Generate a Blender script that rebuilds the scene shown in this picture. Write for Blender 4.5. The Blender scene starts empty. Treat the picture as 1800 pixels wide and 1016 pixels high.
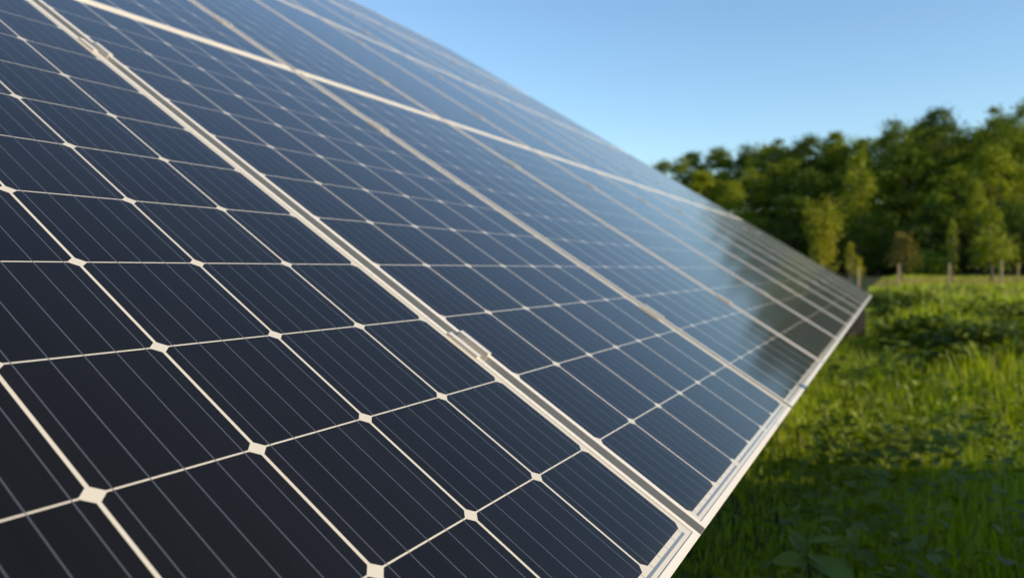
import bpy, bmesh, math, random
import numpy as np
from mathutils import Matrix, Vector, Euler

random.seed(7)
RNG = np.random.default_rng(11)
C = bpy.context.scene.collection
S = bpy.context.scene

# ------------------------------------------------------------------ camera, sky, sun, exposure
CAM_H = 1.05
SUN_AZ, SUN_EL = 124.0, 18.0            # azimuth clockwise from +Y
SUN_STRENGTH, SKY_STRENGTH, EXPOSURE = 4.5, 0.15, 0.60
FPX = 1301.88                            # focal length in pixels of the 1800 px wide photograph

cd = bpy.data.cameras.new('camera')
cam = bpy.data.objects.new('camera', cd)
C.objects.link(cam)
S.camera = cam
cam.location = (0, 0, CAM_H)
cam.rotation_euler = (math.radians(90 - 0.2514), 0, 0)
cd.sensor_fit = 'HORIZONTAL'
cd.sensor_width = 36
cd.lens = FPX / 1800 * 36
cd.shift_x = 50 / 1800
cd.shift_y = -28.6 / 1800
cd.clip_start = 0.02
cd.clip_end = 5000
cd.dof.use_dof = True
cd.dof.focus_distance = 0.80
cd.dof.aperture_fstop = 4.6

w = bpy.data.worlds.new('World')
S.world = w
w.use_nodes = True
wn = w.node_tree
bg = wn.nodes['Background']
sky = wn.nodes.new('ShaderNodeTexSky')
sky.sky_type = 'NISHITA'
sky.sun_disc = False
sky.sun_elevation = math.radians(SUN_EL)
sky.sun_rotation = math.radians(SUN_AZ)
sky.air_density = 1.22
sky.dust_density = 0.1
sky.ozone_density = 3.8
wn.links.new(sky.outputs[0], bg.inputs[0])
bg.inputs[1].default_value = SKY_STRENGTH

sl = bpy.data.lights.new('sun', 'SUN')
sun = bpy.data.objects.new('sun', sl)
C.objects.link(sun)
sl.energy = SUN_STRENGTH
sl.angle = math.radians(0.53)
sl.color = (1.0, 0.82, 0.56)
sa, se = math.radians(SUN_AZ), math.radians(SUN_EL)
SUN_DIR = Vector((math.sin(sa) * math.cos(se), math.cos(sa) * math.cos(se), math.sin(se)))
sun.rotation_euler = SUN_DIR.to_track_quat('Z', 'Y').to_euler()
sun.location = (20, -10, 15)

vs = S.view_settings
vs.view_transform = 'Standard'
vs.look = 'None'
vs.exposure = EXPOSURE
vs.gamma = 1

# ------------------------------------------------------------------ helpers
def tag(o, label, cat, group=None, kind=None):
    if label: o['label'] = label
    if cat: o['category'] = cat
    if group: o['group'] = group
    if kind: o['kind'] = kind
    return o

def empty(name, loc=(0, 0, 0), label=None, cat=None, group=None, matrix=None):
    o = bpy.data.objects.new(name, None)
    o.empty_display_size = 0.1
    C.objects.link(o)
    if matrix is not None:
        o.location = matrix.to_translation()
        o.rotation_euler = matrix.to_euler()
    else:
        o.location = loc
    return tag(o, label, cat, group)

def link(name, me, parent=None, mat=None):
    if mat is not None and not me.materials:
        me.materials.append(mat)
    o = bpy.data.objects.new(name, me)
    C.objects.link(o)
    if parent is not None: o.parent = parent
    return o

def raw_mesh(name, verts, faces_flat, loop_totals, col=None, smooth=False):
    """fast mesh from numpy arrays"""
    me = bpy.data.meshes.new(name)
    verts = np.asarray(verts, np.float32)
    me.vertices.add(len(verts))
    me.vertices.foreach_set('co', verts.ravel())
    faces_flat = np.asarray(faces_flat, np.int32)
    loop_totals = np.asarray(loop_totals, np.int32)
    starts = np.concatenate([[0], np.cumsum(loop_totals)[:-1]]).astype(np.int32)
    me.loops.add(len(faces_flat))
    me.loops.foreach_set('vertex_index', faces_flat)
    me.polygons.add(len(loop_totals))
    me.polygons.foreach_set('loop_start', starts)
    me.polygons.foreach_set('loop_total', loop_totals)
    if smooth:
        me.polygons.foreach_set('use_smooth', np.ones(len(loop_totals), bool))
    if col is not None:
        a = me.attributes.new('tint', 'FLOAT_COLOR', 'POINT')
        c4 = np.ones((len(verts), 4), np.float32)
        c4[:, :3] = col
        a.data.foreach_set('color', c4.ravel())
    me.update(calc_edges=True)
    me.validate()
    return me

def bm_mesh(name, bm, smooth=False):
    me = bpy.data.meshes.new(name)
    bm.normal_update()
    bm.to_mesh(me)
    bm.free()
    if smooth:
        for p in me.polygons: p.use_smooth = True
    return me

def add_box(bm, x0, x1, y0, y1, z0, z1, bevel=0.0):
    r = bmesh.ops.create_cube(bm, size=1)
    vsx = r['verts']
    for v in vsx:
        v.co = Vector(((x0 + x1) / 2 + v.co.x * (x1 - x0), (y0 + y1) / 2 + v.co.y * (y1 - y0), (z0 + z1) / 2 + v.co.z * (z1 - z0)))
    if bevel > 0:
        es = {e for v in vsx for e in v.link_edges}
        bmesh.ops.bevel(bm, geom=list(es), offset=bevel, segments=2, affect='EDGES', profile=0.5)

def add_tube(bm, pts, rads, seg=8):
    """tapered tube through points"""
    rings = []
    n = len(pts)
    pts = [Vector(p) for p in pts]
    for i, p in enumerate(pts):
        d = (pts[min(i + 1, n - 1)] - pts[max(i - 1, 0)]).normalized()
        a = d.cross(Vector((0.31, 0.95, 0.05)))
        if a.length < 1e-3: a = d.cross(Vector((1, 0, 0)))
        a.normalize(); b = d.cross(a)
        rings.append([bm.verts.new(p + (a * math.cos(t) + b * math.sin(t)) * rads[i]) for t in [2 * math.pi * k / seg for k in range(seg)]])
    for i in range(n - 1):
        for k in range(seg):
            bm.faces.new((rings[i][k], rings[i][(k + 1) % seg], rings[i + 1][(k + 1) % seg], rings[i + 1][k]))
    bm.faces.new(rings[0][::-1]); bm.faces.new(rings[-1])

def noise2(x, y, seed=0):
    """smooth pseudo noise in about -1..1"""
    r = np.random.default_rng(seed)
    out = np.zeros_like(x)
    for k in range(10):
        a = r.uniform(0, 2 * math.pi); f = r.uniform(0.5, 2.2); ph = r.uniform(0, 7)
        out += np.sin((x * math.cos(a) + y * math.sin(a)) * f + ph)
    return out / 4.0

# ------------------------------------------------------------------ materials
class NB:
    """little node builder"""
    def __init__(s, name):
        s.m = bpy.data.materials.new(name); s.m.use_nodes = True
        s.t = s.m.node_tree; s.bsdf = s.t.nodes['Principled BSDF']; s.out = s.t.nodes['Material Output']
    def n(s, typ, **kw):
        nd = s.t.nodes.new(typ)
        for k, v in kw.items(): setattr(nd, k, v)
        return nd
    def put(s, sock, v):
        if isinstance(v, bpy.types.NodeSocket): s.t.links.new(v, sock)
        else: sock.default_value = v
    def math(s, op, a, b=0.0, c=0.0):
        nd = s.n('ShaderNodeMath', operation=op)
        s.put(nd.inputs[0], a); s.put(nd.inputs[1], b)
        if op in ('COMPARE', 'MULTIPLY_ADD', 'SMOOTH_MIN'): s.put(nd.inputs[2], c)
        return nd.outputs[0]
    def mix(s, fac, a, b, blend='MIX'):
        nd = s.n('ShaderNodeMix', data_type='RGBA', blend_type=blend)
        s.put(nd.inputs[0], fac); s.put(nd.inputs[6], a); s.put(nd.inputs[7], b)
        return nd.outputs[2]
    def noise(s, vec, scale, detail=3, rough=0.5):
        nd = s.n('ShaderNodeTexNoise'); nd.inputs['Scale'].default_value = scale
        nd.inputs['Detail'].default_value = detail; nd.inputs['Roughness'].default_value = rough
        if vec is not None: s.put(nd.inputs['Vector'], vec)
        return nd.outputs[0]
    def ramp(s, fac, stops):
        nd = s.n('ShaderNodeValToRGB')
        while len(nd.color_ramp.elements) < len(stops): nd.color_ramp.elements.new(0.5)
        for e, (p, c) in zip(nd.color_ramp.elements, stops):
            e.position = p; e.color = c if len(c) == 4 else (*c, 1)
        s.put(nd.inputs[0], fac)
        return nd.outputs[0]

CELL = 0.159
NU, NV = 6, 12
MUL, MU, MV = 0.0118, 0.0168, 0.025         # margin from outer cell edge to the outside of the frame
LIP = 0.0098
PW, PH = NU * CELL + 2 * MU, NV * CELL + 2 * MV

def mat_laminate():
    b = NB('solar_laminate')
    tc = b.n('ShaderNodeTexCoord')
    sep = b.n('ShaderNodeSeparateXYZ'); b.put(sep.inputs[0], tc.outputs['Object'])
    x, y = sep.outputs[0], sep.outputs[1]
    cu = b.math('DIVIDE', x, CELL); cv = b.math('DIVIDE', y, CELL)
    GU, GV, HU, HV = 0.023, 0.0118, 0.054, 0.046
    au = b.math('ABSOLUTE', b.math('SUBTRACT', b.math('FRACT', cu), 0.5))
    av = b.math('ABSOLUTE', b.math('SUBTRACT', b.math('FRACT', cv), 0.5))
    du = b.math('SUBTRACT', 0.5 - GU / 2, au)          # distance to the cell's side, in cells
    dv = b.math('SUBTRACT', 0.5 - GV / 2, av)
    inu = b.math('GREATER_THAN', du, 0.0); inv = b.math('GREATER_THAN', dv, 0.0)
    cham = b.math('GREATER_THAN', b.math('ADD', b.math('DIVIDE', du, HU), b.math('DIVIDE', dv, HV)), 1.0)
    rng_u = b.math('LESS_THAN', b.math('ABSOLUTE', b.math('SUBTRACT', cu, NU / 2)), NU / 2)
    rng_v = b.math('LESS_THAN', b.math('ABSOLUTE', b.math('SUBTRACT', cv, NV / 2)), NV / 2)
    cell = b.math('MULTIPLY', b.math('MULTIPLY', inu, inv), b.math('MULTIPLY', cham, b.math('MULTIPLY', rng_u, rng_v)))
    # busbars: five wires along every column of cells
    bb = b.math('LESS_THAN', b.math('ABSOLUTE', b.math('SUBTRACT', b.math('FRACT', b.math('MULTIPLY', cu, 5)), 0.5)), 0.019)
    bbv = b.math('LESS_THAN', b.math('ABSOLUTE', b.math('SUBTRACT', cv, NV / 2)), NV / 2 + 0.04)
    bb = b.math('MULTIPLY', bb, b.math('MULTIPLY', rng_u, bbv))
    # wide ribbons joining columns in pairs, below and above the cells
    dist = b.math('SUBTRACT', b.math('ABSOLUTE', b.math('SUBTRACT', y, NV * CELL / 2)), NV * CELL / 2)
    rib = b.math('LESS_THAN', b.math('ABSOLUTE', b.math('SUBTRACT', dist, 0.0072)), 0.0019)
    pair = b.math('LESS_THAN', b.math('ABSOLUTE', b.math('SUBTRACT', b.math('FRACT', b.math('DIVIDE', cu, 2)), 0.5)), 0.468)
    rib = b.math('MULTIPLY', rib, b.math('MULTIPLY', pair, rng_u))
    # cell colour: every cell a touch different, fine silver fingers across
    comb = b.n('ShaderNodeCombineXYZ')
    b.put(comb.inputs[0], b.math('FLOOR', cu)); b.put(comb.inputs[1], b.math('FLOOR', cv))
    oi = b.n('ShaderNodeObjectInfo'); b.put(comb.inputs[2], b.math('MULTIPLY', oi.outputs['Random'], 50))
    wnz = b.n('ShaderNodeTexWhiteNoise'); b.put(wnz.inputs['Vector'], comb.outputs[0])
    ccol = b.mix(wnz.outputs[0], (0.0026, 0.0021, 0.0020, 1), (0.0036, 0.0032, 0.0036, 1))
    fing = b.math('LESS_THAN', b.math('FRACT', b.math('DIVIDE', y, 0.0019)), 0.09)
    ccol = b.mix(b.math('MULTIPLY', fing, 0.35), ccol, (0.020, 0.023, 0.030, 1))
    grain = b.noise(tc.outputs['Object'], 900, 1)
    ccol = b.mix(b.math('MULTIPLY', b.math('POWER', grain, 4.0), 0.06), ccol, (0.30, 0.32, 0.36, 1))
    wnoise = b.noise(tc.outputs['Object'], 14, 4)
    white = b.mix(wnoise, (0.45, 0.43, 0.385, 1), (0.49, 0.47, 0.42, 1))
    col = b.mix(cell, white, ccol)
    bcol = b.mix(cell, (0.16, 0.14, 0.13, 1), (0.060, 0.070, 0.098, 1))
    col = b.mix(bb, col, bcol)
    col = b.mix(rib, col, (0.13, 0.165, 0.22, 1))
    # dust: specks and a faint film, heavier towards the lower frame
    vor = b.n('ShaderNodeTexVoronoi'); vor.inputs['Scale'].default_value = 70
    b.put(vor.inputs['Vector'], tc.outputs['Object'])
    sp = b.math('LESS_THAN', vor.outputs['Distance'], 0.022)
    sp = b.math('MULTIPLY', sp, b.math('GREATER_THAN', b.noise(tc.outputs['Object'], 9, 2), 0.55))
    mpd = b.n('ShaderNodeMapping'); mpd.inputs['Scale'].default_value = (38, 1.6, 1)
    b.put(mpd.inputs[0], tc.outputs['Object'])
    drip = b.math('MULTIPLY', b.math('POWER', b.noise(mpd.outputs[0], 1.0, 4, 0.6), 3.0), 0.016)
    low = b.math('MULTIPLY', b.math('POWER', b.math('MAXIMUM', b.math('SUBTRACT', 1.0, b.math('DIVIDE', b.math('ADD', y, 0.015), 0.05)), 0.0), 2.0), b.math('MULTIPLY', b.noise(tc.outputs['Object'], 60, 4), 0.06))
    film = b.math('ADD', b.math('ADD', drip, low), b.math('MULTIPLY', b.noise(tc.outputs['Object'], 6, 5, 0.65), 0.004))
    col = b.mix(b.math('ADD', b.math('MULTIPLY', sp, 0.10), film), col, (0.42, 0.38, 0.32, 1))
    b.put(b.bsdf.inputs['Base Color'], col)
    rn = b.noise(tc.outputs['Object'], 5, 4)
    b.put(b.bsdf.inputs['Roughness'], b.math('MULTIPLY_ADD', rn, 0.05, 0.085))
    b.bsdf.inputs['IOR'].default_value = 1.30
    b.bsdf.inputs['Sheen Weight'].default_value = 0.29
    b.bsdf.inputs['Sheen Roughness'].default_value = 0.26
    b.bsdf.inputs['Sheen Tint'].default_value = (1.0, 0.88, 0.68, 1)
    return b.m

def mat_alu(name, base, rough, metal, scale=(6, 220, 220)):
    b = NB(name)
    tc = b.n('ShaderNodeTexCoord'); mp = b.n('ShaderNodeMapping')
    mp.inputs['Scale'].default_value = scale
    b.put(mp.inputs[0], tc.outputs['Object'])
    nz = b.noise(mp.outputs[0], 1.0, 3)
    d = [c * 0.84 for c in base]
    b.put(b.bsdf.inputs['Base Color'], b.mix(nz, (*d, 1), (*base, 1)))
    b.put(b.bsdf.inputs['Roughness'], b.math('MULTIPLY_ADD', nz, 0.14, rough - 0.07))
    b.bsdf.inputs['Specular IOR Level'].default_value = 0.25
    b.bsdf.inputs['Metallic'].default_value = metal
    return b.m

def mat_leaf(name, c_dark, c_light, hue_var=0.35, trans=0.35, use_tint=False, rough=0.6, spec=0.25):
    b = NB(name)
    geo = b.n('ShaderNodeNewGeometry'); oi = b.n('ShaderNodeObjectInfo'); tc = b.n('ShaderNodeTexCoord')
    nz = b.noise(tc.outputs['Object'], 0.55, 2)
    f = b.math('ADD', b.math('MULTIPLY', geo.outputs['Random Per Island'], 0.55), b.math('MULTIPLY', nz, 0.5))
    f = b.math('ADD', f, b.math('MULTIPLY', b.math('SUBTRACT', oi.outputs['Random'], 0.5), hue_var))
    if use_tint:
        at = b.n('ShaderNodeAttribute', attribute_name='tint')
        col = at.outputs['Color']
    else:
        col = b.mix(f, (*c_dark, 1), (*c_light, 1))
    b.put(b.bsdf.inputs['Base Color'], col)
    b.bsdf.inputs['Roughness'].default_value = rough
    b.bsdf.inputs['Specular IOR Level'].default_value = spec
    tr = b.n('ShaderNodeBsdfTranslucent')
    hs = b.n('ShaderNodeHueSaturation'); hs.inputs['Saturation'].default_value = 1.1
    hs.inputs['Value'].default_value = 1.4
    b.put(hs.inputs['Color'], col); b.put(tr.inputs[0], hs.outputs[0])
    ms = b.n('ShaderNodeMixShader'); ms.inputs[0].default_value = trans
    b.t.links.new(b.bsdf.outputs[0], ms.inputs[1]); b.t.links.new(tr.outputs[0], ms.inputs[2])
    b.t.links.new(ms.outputs[0], b.out.inputs[0])
    return b.m

def mat_wood(name, c0, c1, scale=(30, 30, 3), rough=0.8):
    b = NB(name)
    tc = b.n('ShaderNodeTexCoord'); mp = b.n('ShaderNodeMapping')
    mp.inputs['Scale'].default_value = scale
    b.put(mp.inputs[0], tc.outputs['Object'])
    nz = b.noise(mp.outputs[0], 1.0, 5, 0.6)
    b.put(b.bsdf.inputs['Base Color'], b.mix(nz, (*c0, 1), (*c1, 1)))
    b.bsdf.inputs['Roughness'].default_value = rough
    bp = b.n('ShaderNodeBump'); bp.inputs['Strength'].default_value = 0.5; bp.inputs['Distance'].default_value = 0.02
    b.put(bp.inputs['Height'], nz); b.put(b.bsdf.inputs['Normal'], bp.outputs[0])
    return b.m

def mat_ground(name, cols, scale):
    b = NB(name)
    tc = b.n('ShaderNodeTexCoord')
    n1 = b.noise(tc.outputs['Object'], scale, 6, 0.65)
    n2 = b.noise(tc.outputs['Object'], scale * 9, 4, 0.6)
    f = b.math('MULTIPLY_ADD', n2, 0.5, b.math('MULTIPLY', n1, 0.6))
    b.put(b.bsdf.inputs['Base Color'], b.ramp(f, cols))
    b.bsdf.inputs['Roughness'].default_value = 0.95
    b.bsdf.inputs['Specular IOR Level'].default_value = 0.1
    bp = b.n('ShaderNodeBump'); bp.inputs['Strength'].default_value = 0.6; bp.inputs['Distance'].default_value = 0.05
    b.put(bp.inputs['Height'], n2); b.put(b.bsdf.inputs['Normal'], bp.outputs[0])
    return b.m

M_LAM = mat_laminate()
M_FRAME = mat_alu('anodised_aluminium', (0.68, 0.65, 0.60), 0.46, 0.15)
M_CLAMP = mat_alu('clamp_aluminium', (0.74, 0.70, 0.63), 0.38, 0.35)
M_STEEL = mat_alu('galvanised_steel', (0.34, 0.35, 0.36), 0.5, 0.8, (9, 9, 9))
M_DARK = mat_alu('dark_painted_steel', (0.010, 0.010, 0.011), 0.7, 0.0, (9, 9, 9))
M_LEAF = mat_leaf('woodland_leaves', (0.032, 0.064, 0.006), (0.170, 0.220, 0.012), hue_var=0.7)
M_LEAF_BRIGHT = mat_leaf('fresh_and_sunlit_leaves', (0.120, 0.155, 0.008), (0.260, 0.290, 0.014))  # lighter green for young leaves; on hill crowns it paints in sunlight
M_LEAF_SAPLING = mat_leaf('pale_spring_leaves', (0.170, 0.175, 0.010), (0.340, 0.330, 0.020))
M_LEAF_RUSSET = mat_leaf('russet_young_leaves', (0.120, 0.095, 0.018), (0.230, 0.185, 0.030), trans=0.3)
M_BUSH = mat_leaf('bush_leaves', (0.050, 0.085, 0.010), (0.190, 0.230, 0.020), trans=0.3)
M_BUSH_SHADED = mat_leaf('shade_toned_bush_leaves', (0.038, 0.070, 0.008), (0.160, 0.200, 0.016), trans=0.3)  # bush leaves with the mound's shaded front put into the colour
M_GRASS = mat_leaf('grass_blades', (0, 0, 0), (0, 0, 0), use_tint=True, trans=0.5, rough=0.45, spec=0.35)
M_BARK = mat_wood('bark', (0.05, 0.04, 0.03), (0.13, 0.11, 0.085))
M_POST = mat_wood('weathered_wood', (0.19, 0.135, 0.07), (0.34, 0.255, 0.14))
M_STEM = mat_wood('green_stem', (0.06, 0.08, 0.02), (0.10, 0.12, 0.03))
M_GROUND = mat_ground('meadow_soil', [(0.25, (0.020, 0.022, 0.010)), (0.55, (0.035, 0.045, 0.014)), (0.8, (0.06, 0.055, 0.025))], 0.7)
M_HILL = mat_ground('forest_floor', [(0.3, (0.016, 0.022, 0.008)), (0.7, (0.035, 0.040, 0.014))], 0.25)

# ------------------------------------------------------------------ the array's own axes
U = Vector((0.48168513, 0.87634436, 0.0))
V = Vector((-0.73811765, 0.40570843, 0.53905752)).normalized()
N = U.cross(V).normalized(); V = N.cross(U)
O = Vector((1.62050647, 6.06918139, -2.10575131)) * CELL + Vector((0, 0, CAM_H))
SEAM = 0.345                       # between cells of neighbouring panels, in cells
PITCH_U = (NU + SEAM) * CELL
PITCH_V = NV * CELL + 2 * MV + 0.019
COLS, ROWS = 11, 4
GAP = SEAM * CELL - MU - MUL

def arr(u, v, n=0.0):
    """matrix at (u, v, n) metres in the array"""
    m = Matrix((U, V, N)).transposed().to_4x4()
    m.translation = O + U * u + V * v + N * n
    return m
def u0(k): return -NU * CELL + k * PITCH_U       # left cell edge of column k
def v0(r): return r * PITCH_V

def px(x, y, depth):
    """photo pixel to a point at that depth (used once to read positions off the photograph)"""
    return Vector(((x - 850) / FPX * depth, depth, CAM_H - (y - 474.0) / FPX * depth))

# ------------------------------------------------------------------ ground
gv, gf = [], []
xs = np.concatenate([-np.geomspace(3000, 2, 26), np.linspace(-1, 60, 50), np.geomspace(62, 3000, 22)])
ys = np.concatenate([-np.geomspace(3000, 2, 22), np.linspace(-1, 90, 70), np.geomspace(92, 3000, 22)])
XX, YY = np.meshgrid(xs, ys, indexing='ij')
ZZ = 0.03 * noise2(XX * 0.8, YY * 0.8, 3) * (np.abs(XX) < 100) * (np.abs(YY) < 120)
gvv = np.stack([XX, YY, ZZ], -1).reshape(-1, 3)
ni, nj = XX.shape
I, J = np.meshgrid(np.arange(ni - 1), np.arange(nj - 1), indexing='ij')
a = (I * nj + J).ravel()
quad = np.stack([a, a + nj, a + nj + 1, a + 1], 1)
o = link('ground', raw_mesh('ground', gvv, quad.ravel(), np.full(len(quad), 4), smooth=True), None, M_GROUND)
tag(o, 'dark earth of the meadow under the grass', 'ground', kind='structure')

# wooded hillside behind the field: front edge comes nearer to the right
def front(T):   return np.interp(T, [-1.2, 0.22, 0.73, 1.6, 3.0], [190, 150, 92, 60, 50])
def hill_z(T, back):     # height behind the front edge
    h = np.interp(T, [-1.2, -0.3, 0.22, 0.5, 0.73, 1.6, 3.0], [6, 10, 14, 15, 14, 10, 8])
    t = np.clip(back / 42.0, 0, 1)
    return h * t * t * (3 - 2 * t)
def hill_pt(T, back):
    Y = front(T) + back
    return T * Y, Y, hill_z(T, back)
Ts = np.linspace(-1.2, 3.0, 90); Bs = np.linspace(-6, 150, 40)
TT, BB = np.meshgrid(Ts, Bs, indexing='ij')
hx, hy, hz = hill_pt(TT, BB)
hz = hz + 0.5 * noise2(hx * 0.1, hy * 0.1, 5) * np.clip(BB / 10, 0, 1) - 0.25 * (BB < 0)
hv = np.stack([hx, hy, hz], -1).reshape(-1, 3)
ni, nj = TT.shape
I, J = np.meshgrid(np.arange(ni - 1), np.arange(nj - 1), indexing='ij')
a = (I * nj + J).ravel()
quad = np.stack([a, a + nj, a + nj + 1, a + 1], 1)
o = link('hill', raw_mesh('hill', hv, quad.ravel(), np.full(len(quad), 4), smooth=True), None, M_HILL)
tag(o, 'low wooded hill rising behind the meadow', 'hill', kind='structure')

# ------------------------------------------------------------------ solar panels
def rail(x0, x1, y0, y1):
    bm = bmesh.new(); add_box(bm, x0, x1, y0, y1, -0.038, 0.0016, 0.0007)
    return bm_mesh('frame_rail', bm)
bm = bmesh.new()
add_box(bm, -MUL + LIP, NU * CELL + MU - LIP, -MV + LIP, NV * CELL + MV - LIP, -0.005, 0.0)
LAM_ME = bm_mesh('laminate', bm); LAM_ME.materials.append(M_LAM)
xl, xr, yb, yt = -MUL, NU * CELL + MU, -MV, NV * CELL + MV
RAILS = [rail(xl, xl + LIP, yb, yt), rail(xr - LIP, xr, yb, yt),
         rail(xl + LIP + 0.0002, xr - LIP - 0.0002, yb, yb + LIP), rail(xl + LIP + 0.0002, xr - LIP - 0.0002, yt - LIP, yt)]
for r in RAILS: r.materials.append(M_FRAME)
ROWN = ['lowest row', 'second row from the bottom', 'third row from the bottom', 'top row']
ORD = ['nearest the camera', 'second from the near end', 'third from the near end', 'fourth from the near end', 'fifth from the near end',
       'sixth from the near end', 'fifth from the far end', 'fourth from the far end', 'third from the far end',
       'second from the far end', 'at the far end']
first = None
panels = []
for r in range(ROWS):
    for k in range(COLS):
        if (r == 1 and k < 1) or (r == 2 and k < 2) or (r == 3 and k < 4):   # wholly outside the photograph
            continue
        lab = 'dark blue solar panel in the %s, %s' % (ROWN[r], ORD[k])
        if r == 0 and k == 0:
            lab = 'sharp dark solar panel closest to the camera, filling the lower left of the photo'
        m = arr(u0(k), v0(r))
        t = empty('solar_panel', label=lab, cat='solar panel', group='solar panels mounted in a tilted array', matrix=m)
        link('laminate', LAM_ME, t)
        for me in RAILS: link('frame_rail', me, t)
        panels.append(t)

# ------------------------------------------------------------------ mid clamps over the seams
def clamp_profile():
    g = GAP / 2
    top, th = 0.0054, 0.0032
    pts = [(-g - 0.0095, top), (-g + 0.0014, top), (-g + 0.0014, -0.016), (g - 0.0014, -0.016), (g - 0.0014, top), (g + 0.0095, top),
           (g + 0.0095, top - th), (g, top - th), (g, -0.0185), (-g, -0.0185), (-g, top - th), (-g - 0.0095, top - th)]
    return pts
bm = bmesh.new()
pr = clamp_profile(); L = 0.062
va = [bm.verts.new((x, -L / 2, z)) for x, z in pr]; vb = [bm.verts.new((x, L / 2, z)) for x, z in pr]
n = len(pr)
for i in range(n): bm.faces.new((va[i], va[(i + 1) % n], vb[(i + 1) % n], vb[i]))
for vv, idx in ((va, 1), (vb, -1)):
    for q in ((0, 1, 10, 11), (1, 2, 9, 10), (2, 3, 8, 9), (3, 4, 7, 8), (4, 5, 6, 7)):
        f = [vv[i] for i in q]
        bm.faces.new(f if idx == 1 else f[::-1])
bmesh.ops.recalc_face_normals(bm, faces=bm.faces)
CL_ME = bm_mesh('clamp', bm); CL_ME.materials.append(M_CLAMP)
bm = bmesh.new()
bmesh.ops.create_cone(bm, cap_ends=True, segments=12, radius1=0.0055, radius2=0.0055, depth=0.006, matrix=Matrix.Translation((0, 0, -0.013)))
bmesh.ops.create_cone(bm, cap_ends=True, segments=6, radius1=0.003, radius2=0.0028, depth=0.0012, matrix=Matrix.Translation((0, 0, -0.0094)))
BO_ME = bm_mesh('bolt', bm); BO_ME.materials.append(M_STEEL)
SEAMN = ['first', 'second', 'third', 'fourth', 'fifth', 'sixth', 'seventh', 'eighth', 'ninth', 'tenth']
for r in range(ROWS):
    for k in range(COLS - 1):
        if k < (0, 1, 2, 4)[r] or (r >= 2 and k > 8): continue
        uc = u0(k) + NU * CELL + MU + GAP / 2
        for j, vc in enumerate((2.52 * CELL, 9.47 * CELL)):
            if r == 3 and j == 1: continue
            lab = '%s clamp on the %s seam from the near end, %s' % (('lower', 'upper')[j], SEAMN[k], ROWN[r])
            if r == 0 and k == 0:
                lab = ('silver U-shaped clamp on the seam beside the nearest panel, sharpest clamp in view',
                       'blurred silver clamp high on the seam beside the nearest panel')[j]
            t = tag(link('mid_clamp', CL_ME), lab, 'clamp', 'clamps on the seams between panels')
            m = arr(uc, v0(r) + vc); t.location = m.to_translation(); t.rotation_euler = m.to_euler()
            link('bolt', BO_ME, t)

# ------------------------------------------------------------------ rails, rafters and posts carrying the array
u_lo, u_hi = u0(0) - MU, u0(COLS - 1) + NU * CELL + MU
for r in range(ROWS):
    for j, vc in enumerate((2.52 * CELL, 9.47 * CELL)):
        bm = bmesh.new()
        ul = u0((0, 1, 2, 4)[r]) - MU
        add_box(bm, ul + 0.04, u_hi - 0.05, -0.02, 0.02, -0.080, -0.0385, 0.002)
        o = link('mounting_rail', bm_mesh('mounting_rail', bm), None, M_STEEL)
        m = arr(0, v0(r) + vc); o.location = m.to_translation(); o.rotation_euler = m.to_euler()
        tag(o, 'grey %s mounting rail hidden beneath the panels of the %s' % (('lower', 'upper')[j], ROWN[r]), 'rail', 'rails under the panels')
v_hi = v0(ROWS - 1) + NV * CELL
for q, (k, nm) in enumerate(((1.5, 'beside the nearest panels'), (4.5, 'under the middle of the array'), (7.5, 'past the middle of the array'), (10.86, 'at the far lower corner of the array'))):
    uu = u0(0) + k * PITCH_U
    t = empty('support_frame', loc=(arr(uu, 0.9).to_translation() * 1), label='dark steel post frame carrying the panels %s' % nm, cat='support frame', group='support frames under the array')
    base = Vector((t.location.x, t.location.y, 0)); t.location = base
    bm = bmesh.new()
    def beam(p, q2, wd, parent, name):
        bm = bmesh.new()
        d = (q2 - p); L = d.length
        add_box(bm, -wd / 2, wd / 2, -wd / 2, wd / 2, 0, L, 0.003)
        o = link(name, bm_mesh(name, bm), parent, M_DARK)
        o.location = p - base; o.rotation_euler = d.to_track_quat('Z', 'Y').to_euler()
        return o
    bm.free()
    lo = arr(uu, 0.08, -0.13).to_translation(); hi = arr(uu, v_hi - 0.3, -0.13).to_translation()
    beam(lo, hi, 0.09, t, 'rafter')
    for vv in ((0.55 if q < 3 else 0.16), 3.2, 6.2):
        p = arr(uu, vv, -0.19).to_translation()
        beam(Vector((p.x, p.y, -0.1)), p, 0.16, t, 'post')
    if q == 3:
        p = arr(u_hi - 0.07, 0.09, -0.085).to_translation()
        beam(Vector((p.x, p.y, -0.1)), p, 0.11, t, 'post')
    p = arr(uu, 1.8, -0.18).to_translation(); q2 = arr(uu, 0.55, 0).to_translation(); q2.z = 0.15
    beam(q2, p, 0.06, t, 'brace')

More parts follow.
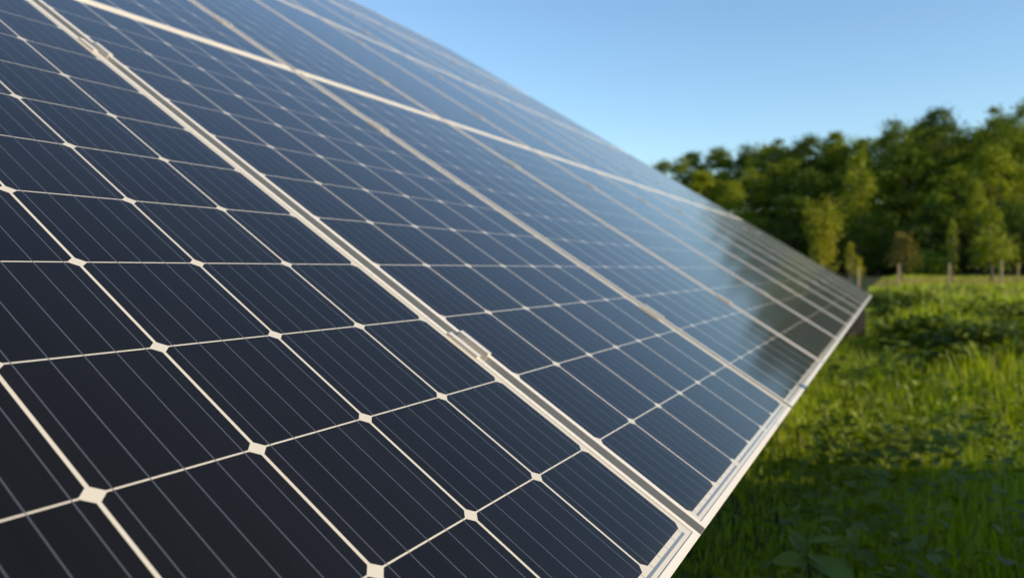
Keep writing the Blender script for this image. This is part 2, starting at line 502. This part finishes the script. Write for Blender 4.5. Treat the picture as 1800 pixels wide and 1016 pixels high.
# ------------------------------------------------------------------ foliage builders
def leaf_cards(P, size, up_bias=0.3, nrm=None, rng=RNG, aspect=0.55, fold=0.25):
    """pointed leaf cards (two bent halves) at points P; returns verts, faces, totals"""
    n = len(P)
    d = rng.normal(size=(n, 3)); d /= np.linalg.norm(d, axis=1, keepdims=True)
    if nrm is not None:
        d = d + 0.9 * nrm
    nn = d / np.linalg.norm(d, axis=1, keepdims=True)
    nn[:, 2] += up_bias; nn /= np.linalg.norm(nn, axis=1, keepdims=True)
    t = rng.normal(size=(n, 3)); t -= (t * nn).sum(1, keepdims=True) * nn; t /= np.linalg.norm(t, axis=1, keepdims=True)
    s = np.cross(nn, t)
    sz = (size * rng.uniform(0.6, 1.35, n))[:, None]
    A = P - t * sz * 0.5
    B = P + t * sz * 0.5 - nn * sz * 0.08
    Lf = P + s * sz * aspect * 0.5 - t * sz * 0.06 + nn * sz * fold * 0.3
    Rt = P - s * sz * aspect * 0.5 - t * sz * 0.06 + nn * sz * fold * 0.3
    V4 = np.stack([A, Rt, B, Lf], 1).reshape(-1, 3)
    i = np.arange(n) * 4
    F = np.stack([i, i + 1, i + 2, i, i + 2, i + 3], 1).ravel()
    return V4, F, np.full(2 * n, 3)

def crown_points(H, W, n_lobes, n_leaf, rng, shape='round', base=0.3):
    """leaf positions on uneven lobes around a crown; returns points and outward normals"""
    P, Nn = [], []
    for i in range(n_lobes):
        h = rng.uniform(0, 1)
        if shape == 'round':   rr = 0.40 * math.sqrt(max(0.05, 1 - (2 * h - 0.9) ** 2))
        elif shape == 'cone':  rr = 0.42 * (1 - h * 0.85)
        elif shape == 'fan':   rr = 0.16 + 0.28 * h
        else:                  rr = 0.24 * math.sqrt(max(0.08, 1 - (2 * h - 1) ** 2))
        a = rng.uniform(0, 2 * math.pi)
        q = rr * rng.uniform(0.25, 0.92)
        sq = 1.0 if shape != 'round' else rng.uniform(0.8, 1.15)
        c = np.array([W * q * sq * math.cos(a), W * q * sq * math.sin(a), H * (base + (1 - base) * (0.06 + 0.86 * h))])
        rad = W * (rng.uniform(0.12, 0.25) if n_lobes < 45 else rng.uniform(0.07, 0.17)) * (1.0 if shape != 'column' else 0.75)
        if shape in ('cone', 'column'): rad *= (1.1 - 0.6 * h)
        if shape == 'fan': rad *= 1.05 if abs(a - 3) > 1 else 0.8
        m = int(n_leaf / n_lobes * (rad / (0.15 * W)) ** 1.4) + 6
        d = rng.normal(size=(m, 3)); d /= np.linalg.norm(d, axis=1, keepdims=True)
        d[:, 2] = np.where(d[:, 2] < -0.35, -d[:, 2], d[:, 2])
        rr2 = rad * rng.uniform(0.15, 1.0, m) ** 0.5 * rng.choice([0.8, 1.0, 1.0, 1.35], m)
        sc = np.array([1, 1, 0.85 if shape == 'round' else (2.4 if shape == 'fan' else 1.6)])
        P.append(c + d * rr2[:, None] * sc); Nn.append(d)
    return np.concatenate(P), np.concatenate(Nn)

def trunk_mesh(H, W, rng, base=0.3, limbs=6, r0=None):
    bm = bmesh.new()
    r0 = r0 or H * 0.022
    pts = [(0, 0, -0.3)]; 
    x = y = 0
    for i in range(1, 7):
        x += rng.uniform(-0.02, 0.02) * H * 0.5; y += rng.uniform(-0.02, 0.02) * H * 0.5
        pts.append((x, y, H * 0.85 * i / 6))
    rad = [r0 * 1.3] + [r0 * (1 - 0.92 * i / 6) for i in range(1, 7)]
    add_tube(bm, pts, rad, 7)
    for i in range(limbs):
        k = 2 + i % 4
        p = Vector(pts[k]); a = rng.uniform(0, 2 * math.pi)
        e = p + Vector((math.cos(a) * W * 0.33, math.sin(a) * W * 0.33, H * rng.uniform(0.08, 0.2)))
        mid = p.lerp(e, 0.5) + Vector((0, 0, H * 0.02))
        add_tube(bm, [p, mid, e], [rad[k] * 0.6, rad[k] * 0.4, rad[k] * 0.12], 5)
    return bm_mesh('trunk', bm, True)

TREES = {}
def tree_variant(key, H, W, shape, lobes, leaves, leaf, base=0.3, seed=0, limbs=6):
    rng = np.random.default_rng(seed)
    P, Nn = crown_points(H, W, lobes, leaves, rng, shape, base)
    v, f, t = leaf_cards(P, leaf, 0.25, Nn, rng)
    TREES[key] = (raw_mesh('crown', v, f, t), trunk_mesh(H, W, rng, base, limbs), H, W)
for i in range(5):
    tree_variant('round%d' % i, 12, (8.5, 9.5, 7.5, 10, 8)[i], 'round', (70, 78, 62, 84, 66)[i], 6500, 0.34, 0.03, 100 + i)
tree_variant('cone0', 12, 8, 'cone', 64, 5200, 0.32, 0.12, 201)
tree_variant('cone1', 12, 6.5, 'cone', 52, 4200, 0.32, 0.15, 202)
tree_variant('fan0', 5, 3.2, 'fan', 34, 2600, 0.20, 0.06, 203)
tree_variant('column0', 4.5, 2.4, 'column', 22, 1500, 0.17, 0.2, 204)
tree_variant('small0', 3.6, 3.4, 'cone', 26, 1500, 0.16, 0.10, 205)
tree_variant('cone2', 4.5, 3.2, 'cone', 24, 1500, 0.17, 0.2, 206)

MESHMAT = {}
def crown_with(key, mat):
    k = (key, mat.name)
    if k not in MESHMAT:
        me = TREES[key][0].copy(); me.materials.clear(); me.materials.append(mat); MESHMAT[k] = me
    return MESHMAT[k]

def tree(name, key, loc, H, W, mat, label, cat, group=None, rz=None):
    _, tm, h0, w0 = TREES[key]
    if not tm.materials: tm.materials.append(M_BARK)
    t = empty(name, loc, label, cat, group)
    t.rotation_euler = (0, 0, random.uniform(0, 6.28) if rz is None else rz)
    t.scale = (W / w0, W / w0, H / h0)
    link('crown', crown_with(key, mat), t); link('trunk', tm, t)
    return t

# trees one can tell apart along the wooded hill: pixel x, pixel y of the top, width in pixels, metres behind the wood's edge
hill_trees = [
 (1165, 284, 75, 52, 'round1', 0, 'leftmost tree of the skyline, thin crown just above the panels'),
 (1215, 268, 70, 48, 'round2', 0, 'dark round skyline tree second from the left'),
 (1262, 262, 75, 46, 'round0', 0, 'broad low skyline tree left of the first tall crown'),
 (1312, 256, 70, 44, 'round3', 0, 'skyline tree with sky gaps left of the flat dark crown'),
 (1365, 243, 70, 42, 'round4', 0, 'small pointed green skyline tree before the flat dark crowns'),
 (1420, 240, 90, 40, 'round1', 0, 'wide flat topped dark skyline tree'),
 (1468, 232, 60, 38, 'round2', 0, 'round skyline tree left of the gap of sky'),
 (1515, 244, 50, 36, 'cone1', 0, 'low dark pointed tree in the dip of the skyline'),
 (1572, 212, 90, 34, 'round3', 0, 'rounded arching tree left of the tallest crown'),
 (1652, 194, 100, 32, 'round0', 0, 'tallest broad round crown on the skyline'),
 (1708, 232, 50, 34, 'cone1', 0, 'small dark tree in the sky gap right of the tallest crown'),
 (1748, 186, 70, 30, 'round4', 0, 'ragged skyline tree with twin upright tips'),
 (1808, 176, 90, 28, 'round1', 0, 'large skyline tree cut by the right edge of the photo'),
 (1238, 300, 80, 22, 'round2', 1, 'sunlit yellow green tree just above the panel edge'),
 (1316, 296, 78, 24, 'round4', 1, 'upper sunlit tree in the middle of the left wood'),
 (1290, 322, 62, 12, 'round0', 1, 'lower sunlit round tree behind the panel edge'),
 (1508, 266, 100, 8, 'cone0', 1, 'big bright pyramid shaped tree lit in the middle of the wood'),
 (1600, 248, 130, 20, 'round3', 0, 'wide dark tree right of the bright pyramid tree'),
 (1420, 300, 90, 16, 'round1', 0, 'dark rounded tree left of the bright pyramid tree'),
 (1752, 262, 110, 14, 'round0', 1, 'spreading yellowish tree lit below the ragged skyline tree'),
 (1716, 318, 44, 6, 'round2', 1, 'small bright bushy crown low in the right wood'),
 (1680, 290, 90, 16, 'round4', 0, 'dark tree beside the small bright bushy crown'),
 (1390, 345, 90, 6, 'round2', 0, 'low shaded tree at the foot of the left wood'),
 (1545, 370, 100, 3, 'round4', 0, 'low shaded tree at the foot of the wood behind the saplings'),
 (1640, 360, 100, 3, 'round1', 0, 'low shaded tree at the foot of the wood, right of centre'),
 (1775, 350, 100, 2, 'round3', 0, 'low shaded tree at the foot of the wood by the right edge'),
 (1335, 385, 80, 5, 'round0', 0, 'dark low tree rising just over the array edge'),
 (1470, 350, 80, 5, 'round3', 0, 'dim tree behind the tall yellow green bush'),
]
for (x, y, wpx, back, key, br, lab) in hill_trees:
    T = (x - 850) / FPX
    X, Y, Z = (float(v) for v in hill_pt(np.array(T), np.array(float(back))))
    top = CAM_H + (474 - y) / FPX * Y
    Z -= 0.3
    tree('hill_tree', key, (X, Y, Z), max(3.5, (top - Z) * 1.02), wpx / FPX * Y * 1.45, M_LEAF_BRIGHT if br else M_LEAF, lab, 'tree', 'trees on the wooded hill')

# the rest of the wood, one mass
def wood_mass(n, seed, Tr, back_r, key_leaves, leaf, name, mat, hscale, crest=0, low_n=0):
    rng = np.random.default_rng(seed)
    Vs, Fs, Ts_ = [], [], []; off = 0
    for i in range(n):
        T = rng.uniform(*Tr); back = rng.uniform(*back_r)
        if i >= n - crest: back = rng.uniform(36, 56)
        if i < low_n: back = rng.uniform(-7, 2)
        low = i < low_n
        if any(br and abs(850 + T * FPX - x) < wp * 0.75 and back < bk + 4 for (x, _y, wp, bk, _k, br, _l) in hill_trees): continue
        X, Y, Z = (float(v) for v in hill_pt(np.array(T), np.array(back)))
        H = rng.uniform(7.5, 12.5) * hscale; W = H * rng.uniform(0.65, 0.95)
        # stay under the skyline that the separate trees draw
        sky_y = np.interp(850 + T * FPX, [0, 1140, 1350, 1480, 1560, 1640, 1700, 1800, 2600, 4000], [320, 284, 249, 241, 222, 206, 226, 192, 205, 250])
        lim = CAM_H + (474 - sky_y) / FPX * Y
        H = min(H, max(3.0, lim - Z))
        if i >= n - crest: H = max(4.0, (lim - Z) * rng.uniform(0.88, 1.0)); W = H * rng.uniform(0.5, 0.8)
        if low: H = rng.uniform(1.4, 3.6); W = H * rng.uniform(1.0, 1.6)
        P, Nn = crown_points(H, W, rng.integers(14, 22), key_leaves, rng, 'round', 0.08)
        P = P + np.array([X, Y, Z - 0.2])
        v, f, t = leaf_cards(P, leaf, 0.25, Nn, rng)
        Vs.append(v); Fs.append(f + off); Ts_.append(t); off += len(v)
    o = link(name, raw_mesh(name, np.concatenate(Vs), np.concatenate(Fs), np.concatenate(Ts_)), None, mat)
    return o
o = wood_mass(320, 41, (0.12, 0.85), (0, 58), 900, 0.58, 'woodland', M_LEAF, 1.0, 80, 70)
tag(o, 'dense dark green wood covering the hill behind the meadow', 'woodland', kind='stuff')
o = wood_mass(130, 42, (0.85, 2.6), (0, 50), 500, 0.8, 'woodland', M_LEAF, 1.1)
tag(o, 'continuation of the dark wood to the right beyond the frame', 'woodland', kind='stuff')
o = wood_mass(60, 43, (-0.9, 0.12), (10, 55), 400, 0.9, 'woodland', M_LEAF, 1.0)
tag(o, 'continuation of the dark wood hidden behind the solar array', 'woodland', kind='stuff')

# saplings and bushes along the far side of the field
for (x, ytop, ybot, wpx, d, key, mat, lab, cat, nm) in [
    (1446, 374, 494, 66, 62, 'fan0', M_LEAF_SAPLING, 'tall fan shaped yellow green bush beside the array corner', 'bush', 'tall_bush'),
    (1494, 426, 496, 34, 55, 'column0', M_LEAF_SAPLING, 'small thin yellow green shrub right of the tall bush', 'shrub', 'small_shrub'),
    (1510, 452, 494, 26, 50, 'small0', M_LEAF_SAPLING, 'tiny round sapling crown over the leftmost post', 'sapling', 'sapling'),
    (1584, 408, 496, 76, 52, 'small0', M_LEAF_RUSSET, 'russet brown leaved young tree behind the second post', 'sapling', 'sapling'),
    (1673, 386, 498, 36, 50, 'column0', M_LEAF_BRIGHT, 'slim upright young tree behind the third post', 'sapling', 'sapling'),
    (1745, 372, 500, 74, 48, 'cone2', M_LEAF_BRIGHT, 'green pointed young tree near the rightmost tall post', 'sapling', 'sapling')]:
    p = px(x, ybot, d); top = px(x, ytop, d)
    tree(nm, key, (p.x, p.y, 0), top.z * 1.03, wpx / FPX * d * (1.05 if key == 'fan0' else 1.3), mat, lab, cat, 'young trees along the field edge')

# wooden posts
for i, (x, yt_, d, r_, lab) in enumerate([
    (1509, 471, 46, 0.12, 'leftmost weathered wooden post, under the tiny sapling crown'),
    (1580, 465, 39, 0.105, 'weathered wooden post in front of the russet young tree'),
    (1667, 463, 38, 0.10, 'pale wooden post in front of the slim upright young tree'),
    (1760, 458, 40, 0.11, 'brown wooden post beside the green pointed young tree'),
    (1789, 466, 52, 0.11, 'short distant wooden post nearest the right edge')]):
    p = px(x, yt_, d)
    rg = np.random.default_rng(70 + i)
    bm = bmesh.new()
    lx, ly = rg.uniform(-0.04, 0.04, 2)
    r_ *= 0.62
    add_tube(bm, [(0, 0, -0.3), (lx * 0.3, ly * 0.3, p.z * 0.5), (lx, ly, p.z - 0.03), (lx, ly, p.z)], [r_, r_ * 0.95, r_ * 0.9, r_ * 0.7], 10)
    o = link('fence_post', bm_mesh('fence_post', bm, False), None, M_POST)
    o.location = (p.x, p.y, 0)
    tag(o, lab, 'post', 'wooden posts along the field edge')

# ------------------------------------------------------------------ grass
def edge_side(x, y):        # metres to the right of the array's lower edge
    return (x - O.x) * U.y - (y - O.y) * U.x
def grass_blades(n, y_r, t_r, h, wd, seed, clump=None):
    rng = np.random.default_rng(seed)
    y = np.sqrt(rng.uniform(y_r[0] ** 2, y_r[1] ** 2, n)); T = rng.uniform(*t_r, n)
    x = T * y
    return x, y, rng
def build_grass(specs):
    Vs, Cs, Fs, Ls = [], [], [], []; off = 0
    for (n, yr, tr, hr, wd, seed) in specs:
        x, y, rng = grass_blades(n, yr, tr, hr, wd, seed)
        k = edge_side(x, y) > -0.7
        x, y = x[k], y[k]
        pn = noise2(x * 1.3, y * 1.3, 21); pb = noise2(x * 0.45, y * 0.45, 22)
        dens = rng.uniform(-1.4, 1.2, len(x)) < 0.75 + 0.5 * pn
        x, y, pn, pb = x[dens], y[dens], pn[dens], pb[dens]
        m = len(x)
        hh = rng.uniform(hr[0], hr[1], m) * np.clip(1 + 0.5 * pb + 0.4 * pn, 0.35, 1.6) * np.clip(0.40 + 0.7 * edge_side(x, y), 0.40, 1.0) * rng.uniform(0.6, 1.15, m)
        a = rng.uniform(0, 2 * math.pi, m)
        lean = rng.uniform(0.04, 0.45, m) * hh
        wdt = wd * rng.uniform(0.6, 1.3, m)
        dx, dy = np.cos(a), np.sin(a)
        fa = a + math.pi / 2 + rng.normal(0, 0.5, m)
        sx, sy = np.cos(fa) * wdt / 2, np.sin(fa) * wdt / 2
        z0 = np.full(m, -0.03)
        def pt(f, ww, zf):
            bx = x + dx * lean * f; by = y + dy * lean * f
            return np.stack([bx - sx * ww, by - sy * ww, z0 + hh * zf], 1), np.stack([bx + sx * ww, by + sy * ww, z0 + hh * zf], 1)
        A0, A1 = pt(0, 1.0, 0); B0, B1 = pt(0.25, 0.85, 0.5); D0, D1 = pt(0.62, 0.55, 0.85)
        Tp = np.stack([x + dx * lean * 1.1, y + dy * lean * 1.1, z0 + hh * (1.0 - 0.15 * rng.uniform(0, 1, m))], 1)
        V7 = np.stack([A0, A1, B0, B1, D0, D1, Tp], 1).reshape(-1, 3)
        i = np.arange(m) * 7 + off
        F = np.stack([i, i + 1, i + 3, i + 2, i + 2, i + 3, i + 5, i + 4, i + 4, i + 5, i + 6], 1).ravel()
        L = np.tile([4, 4, 3], m)
        # colour of each blade: lush, yellow green, some dry
        f = np.clip(0.5 + 0.28 * pn + rng.normal(0, 0.22, m), 0, 1)[:, None]
        c = np.array([0.100, 0.175, 0.012]) * (1 - f) + np.array([0.370, 0.420, 0.020]) * f
        dry = (rng.uniform(0, 1, m) < 0.05 + 0.05 * (pb > 0.4))[:, None]
        c = np.where(dry, np.array([0.24, 0.19, 0.09]), c)
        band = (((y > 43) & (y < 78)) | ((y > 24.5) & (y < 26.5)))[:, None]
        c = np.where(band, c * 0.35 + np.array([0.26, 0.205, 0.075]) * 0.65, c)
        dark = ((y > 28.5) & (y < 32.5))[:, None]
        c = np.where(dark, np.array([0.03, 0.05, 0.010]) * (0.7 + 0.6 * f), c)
        Vs.append(V7); Cs.append(np.repeat(c, 7, 0)); Fs.append(F); Ls.append(L); off += m * 7
    return raw_mesh('grass', np.concatenate(Vs), np.concatenate(Fs), np.concatenate(Ls), np.concatenate(Cs))
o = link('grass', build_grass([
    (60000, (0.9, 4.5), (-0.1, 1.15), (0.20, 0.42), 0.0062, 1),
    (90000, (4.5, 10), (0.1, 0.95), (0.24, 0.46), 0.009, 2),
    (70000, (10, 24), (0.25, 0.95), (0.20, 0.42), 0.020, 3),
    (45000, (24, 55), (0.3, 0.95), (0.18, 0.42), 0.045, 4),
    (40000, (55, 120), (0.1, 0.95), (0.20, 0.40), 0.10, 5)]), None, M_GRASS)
tag(o, 'lush meadow grass, bright green in sun and dark in the shaded foreground', 'grass', kind='stuff')

# broad leaved ground cover among the grass
def oval_leaves(P, tdir, size, rng, aspect=0.55):
    """six sided leaves lying roughly level, pointing along tdir"""
    n = len(P)
    up = np.tile([0, 0, 1.0], (n, 1)) + rng.normal(0, 0.35, (n, 3)); up /= np.linalg.norm(up, axis=1, keepdims=True)
    t = tdir - (tdir * up).sum(1, keepdims=True) * up; t /= np.linalg.norm(t, axis=1, keepdims=True)
    s = np.cross(up, t); sz = (size * rng.uniform(0.6, 1.3, n))[:, None]
    prof = [(0, 0, 0), (0.30, 0.5, 0.06), (0.65, 0.42, 0.05), (1.0, 0, -0.16)]
    pt = lambda f, wv, zz, sg: P + t * sz * f + s * sz * aspect * wv * sg + up * sz * zz
    mid1, mid2 = P + t * sz * 0.3 - up * sz * 0.02, P + t * sz * 0.65 - up * sz * 0.04
    V = np.stack([pt(*prof[0], 1), pt(*prof[1], 1), pt(*prof[2], 1), pt(*prof[3], 1), pt(*prof[2], -1), pt(*prof[1], -1), mid1, mid2], 1).reshape(-1, 3)
    i = np.arange(n) * 8
    F = np.stack([i, i + 6, i + 1, i + 1, i + 6, i + 7, i + 2, i + 2, i + 7, i + 3, i + 3, i + 7, i + 4, i + 4, i + 7, i + 6, i + 5, i + 5, i + 6, i], 1).ravel()
    L = np.tile([3, 4, 3, 3, 4, 3], n)
    return V, F, L
def ground_cover(n_plants, yr, tr, seed, size, name):
    rng = np.random.default_rng(seed)
    y = np.sqrt(rng.uniform(yr[0] ** 2, yr[1] ** 2, n_plants)); x = rng.uniform(*tr, n_plants) * y
    k = edge_side(x, y) > -0.1
    x, y = x[k], y[k]
    P, D = [], []
    for xi, yi in zip(x, y):
        m = rng.integers(5, 11); hh = rng.uniform(0.12, 0.38)
        a = rng.uniform(0, 2 * math.pi, m); rr = rng.uniform(0.01, 0.07, m)
        P.append(np.stack([xi + np.cos(a) * rr, yi + np.sin(a) * rr, hh * rng.uniform(0.4, 1.0, m)], 1))
        D.append(np.stack([np.cos(a), np.sin(a), rng.uniform(-0.3, 0.5, m)], 1))
    return oval_leaves(np.concatenate(P), np.concatenate(D), size, rng)
v1, f1, l1 = ground_cover(210, (1.3, 5.5), (0.05, 1.1), 31, 0.075, 'w')
v2, f2, l2 = ground_cover(330, (5.5, 16), (0.2, 0.95), 32, 0.11, 'w')
v3, f3, l3 = ground_cover(230, (1.2, 4.3), (0.1, 0.95), 33, 0.06, 'w')
o = link('weeds', raw_mesh('weeds', np.concatenate([v1, v2, v3]), np.concatenate([f1, f2 + len(v1), f3 + len(v1) + len(v2)]), np.concatenate([l1, l2, l3]), smooth=True), None, M_BUSH)
tag(o, 'broad leaved weeds scattered through the meadow grass', 'weeds', kind='stuff')

# leafy bushes: the mounds right of the array, and the ones outside the frame whose shade lies on the foreground
def bush(name, loc, rx, ry, h, n, leaf, seed, label, group, mat=M_BUSH):
    rng = np.random.default_rng(seed)
    P, D, Q = [], [], []
    for i in range(16):
        a = rng.uniform(0, 2 * math.pi); q = math.sqrt(rng.uniform(0, 1)) * 0.75
        c = np.array([rx * q * math.cos(a), ry * q * math.sin(a), h * rng.uniform(0.25, 0.72) * (1.1 - 0.5 * q)])
        rad = np.array([rx, ry, h]) * rng.uniform(0.22, 0.36)
        m = n // 16
        d = rng.normal(size=(m, 3)); d /= np.linalg.norm(d, axis=1, keepdims=True)
        p = c + d * rad * (rng.uniform(0.3, 1.1, m) ** 0.6)[:, None]
        p = p[p[:, 2] > 0.02]; P.append(p); Q.append(c)
    P = np.concatenate(P)
    D = P / np.array([rx, ry, h]); D = D + rng.normal(0, 0.6, D.shape)
    v, f, l = oval_leaves(P, D, leaf, rng)
    t = empty(name, loc, label, 'bush', group)
    link('foliage', raw_mesh('foliage', v, f, l, smooth=True), t, mat)
    bm = bmesh.new()
    for c in Q:
        add_tube(bm, [(c[0] * 0.2, c[1] * 0.2, -0.05), (c[0] * 0.7, c[1] * 0.7, c[2] * 0.6), tuple(c)], [0.012, 0.009, 0.004], 5)
    link('stems', bm_mesh('stems', bm, True), t, M_STEM)
    return t
BG = 'low bushes growing in the meadow'
for (x, y, d, rx, ry, h, n, lab) in [
    (1745, 0, 8.5, 1.25, 0.85, 0.60, 5600, 'dark leafy mound in the meadow, middle right'),
    (1790, 0, 10.2, 1.2, 0.9, 0.74, 4600, 'sunlit leafy mound behind the dark one by the right edge'),
    (1755, 0, 6.3, 0.60, 0.45, 0.46, 3000, 'nearest low leafy mound right of the bright grass'),
    (1610, 0, 14.0, 0.9, 0.8, 0.68, 3000, 'low green mound straight right of the array corner'),
    (1560, 0, 19.0, 1.2, 1.0, 0.6, 2600, 'distant low mound beyond the array corner')]:
    bush('low_bush', ((x - 850) / FPX * d, d, 0), rx, ry, h, n, 0.10, int(x), lab, BG, M_BUSH_SHADED if x == 1745 else M_BUSH)
# hedge out of frame to the right: its shade lies on the foreground grass
def hedge(spots, seed, label):
    rng = np.random.default_rng(seed)
    P, D = [], []
    for (x, y, rx, ry, h, n) in spots:
        for i in range(16):
            a = rng.uniform(0, 2 * math.pi); q = math.sqrt(rng.uniform(0, 1)) * 0.75
            c = np.array([rx * q * math.cos(a), ry * q * math.sin(a), h * rng.uniform(0.2, 0.78)])
            rad = np.array([rx, ry, h * 0.8]) * rng.uniform(0.22, 0.38)
            d = rng.normal(size=(n // 16, 3)); d /= np.linalg.norm(d, axis=1, keepdims=True)
            p = c + d * rad * (rng.uniform(0.2, 1.1, len(d)) ** 0.6)[:, None]
            p = p[(p[:, 2] > 0.02) & (p[:, 2] < h)]
            D.append(p / np.array([rx, ry, h]) + rng.normal(0, 0.6, p.shape)); P.append(p + np.array([x, y, 0]))
    size = np.concatenate([np.full(len(p), 1.0) for p in P])
    v, f, l = oval_leaves(np.concatenate(P), np.concatenate(D), 0.15, rng)
    o = link('hedge', raw_mesh('hedge', v, f, l, smooth=True), None, M_LEAF)
    return tag(o, label, 'hedge', kind='stuff')
hedge([(3.35, 2.45, 0.5, 0.4, 0.72, 4200), (3.25, 1.8, 0.6, 0.55, 1.12, 6000), (3.2, 1.35, 0.6, 0.6, 1.30, 7500), (3.2, 0.75, 0.65, 0.65, 1.52, 9500), (3.3, 0.1, 0.7, 0.6, 1.64, 9000), (3.35, -0.6, 0.7, 0.7, 1.75, 9000), (3.2, -1.6, 0.7, 0.7, 1.8, 8000)],
      300, 'dense hedge just right of the frame shading the foreground grass')
rgh = np.random.default_rng(77)  # rear leafy mass is unseen, added to keep sky light off the foreground
hedge([(x, -4.6 - 0.12 * (x + 2) ** 2 * 0.1 + rgh.uniform(-0.4, 0.4), 1.3, 1.1, rgh.uniform(5.6, 7.2), 4200) for x in np.linspace(-9, 3.6, 12)],
      301, 'unseen tall leafy screen added behind the camera to block sky light')

# nettle like plant at the bottom of the picture
def big_leaf(L, W, droop):
    bm = bmesh.new()
    n = 11; rows = []
    for i in range(n):
        f = i / (n - 1)
        wv = W * (math.sin(math.pi * min(1, f * 0.92 + 0.04)) ** 0.8) * (1 - 0.35 * f) * 0.62
        if i == n - 1: wv = 0.0008
        wv *= 1 + 0.10 * (i % 2)
        z = -droop * L * f * f + 0.05 * L * f
        rows.append([bm.verts.new((sx * wv, L * f, z + abs(sx) * wv * 0.30)) for sx in (-1, -0.5, 0, 0.5, 1)])
    for i in range(n - 1):
        for k in range(4):
            bm.faces.new((rows[i][k], rows[i][k + 1], rows[i + 1][k + 1], rows[i + 1][k]))
    return bm_mesh('leaf', bm, True)
pp = px(1421, 985, 1.50)
t = empty('leafy_weed', (pp.x, pp.y, 0), 'nettle like plant with two wide leaves at the bottom of the photo', 'plant')
bm = bmesh.new()
add_tube(bm, [(0.01, 0.0, -0.03), (0.004, 0.01, pp.z * 0.5), (0, 0, pp.z), (-0.004, 0, pp.z + 0.045)], [0.004, 0.0035, 0.003, 0.0015], 7)
link('stem', bm_mesh('stem', bm, True), t, M_STEM)
M_NETTLE = mat_leaf('nettle_leaf', (0.085, 0.140, 0.020), (0.150, 0.210, 0.032), trans=0.3)
for (d, nrm, zz, L, W, dr) in [
    ((-1, -0.15, 0.05), (0.1, -0.55, 0.8), 0.0, 0.075, 0.034, 0.15), ((1, -0.45, -0.25), (0.1, -0.6, 0.75), 0.0, 0.095, 0.044, 0.2),
    ((0.25, -1, 0.1), (0, 0.1, 1), 0.01, 0.05, 0.022, 0.2), ((-0.3, 1, 0.4), (0, -0.5, 0.8), 0.012, 0.06, 0.03, 0.1),
    ((1, 0.1, 0.15), (0, -0.3, 0.9), 0.035, 0.075, 0.016, 0.1), ((-0.9, 0.3, 0.5), (0, -0.4, 0.8), 0.038, 0.045, 0.016, 0.1),
    ((0.3, -0.2, 1), (0, -1, 0.2), 0.045, 0.05, 0.014, 0.05), ((-0.4, -0.1, 1), (0, -1, 0.2), 0.045, 0.045, 0.013, 0.05),
    ((-0.8, -0.6, 0), (0, -0.4, 0.9), -0.12, 0.09, 0.04, 0.3), ((0.8, 0.6, 0), (0, -0.4, 0.9), -0.12, 0.09, 0.04, 0.3)]:
    yv = Vector(d).normalized(); zv = Vector(nrm); zv = (zv - zv.dot(yv) * yv).normalized(); xv = yv.cross(zv)
    o = link('leaf', big_leaf(L, W, dr), t, M_NETTLE)
    o.location = (0, 0, pp.z + zz)
    o.rotation_euler = Matrix((xv, yv, zv)).transposed().to_euler()
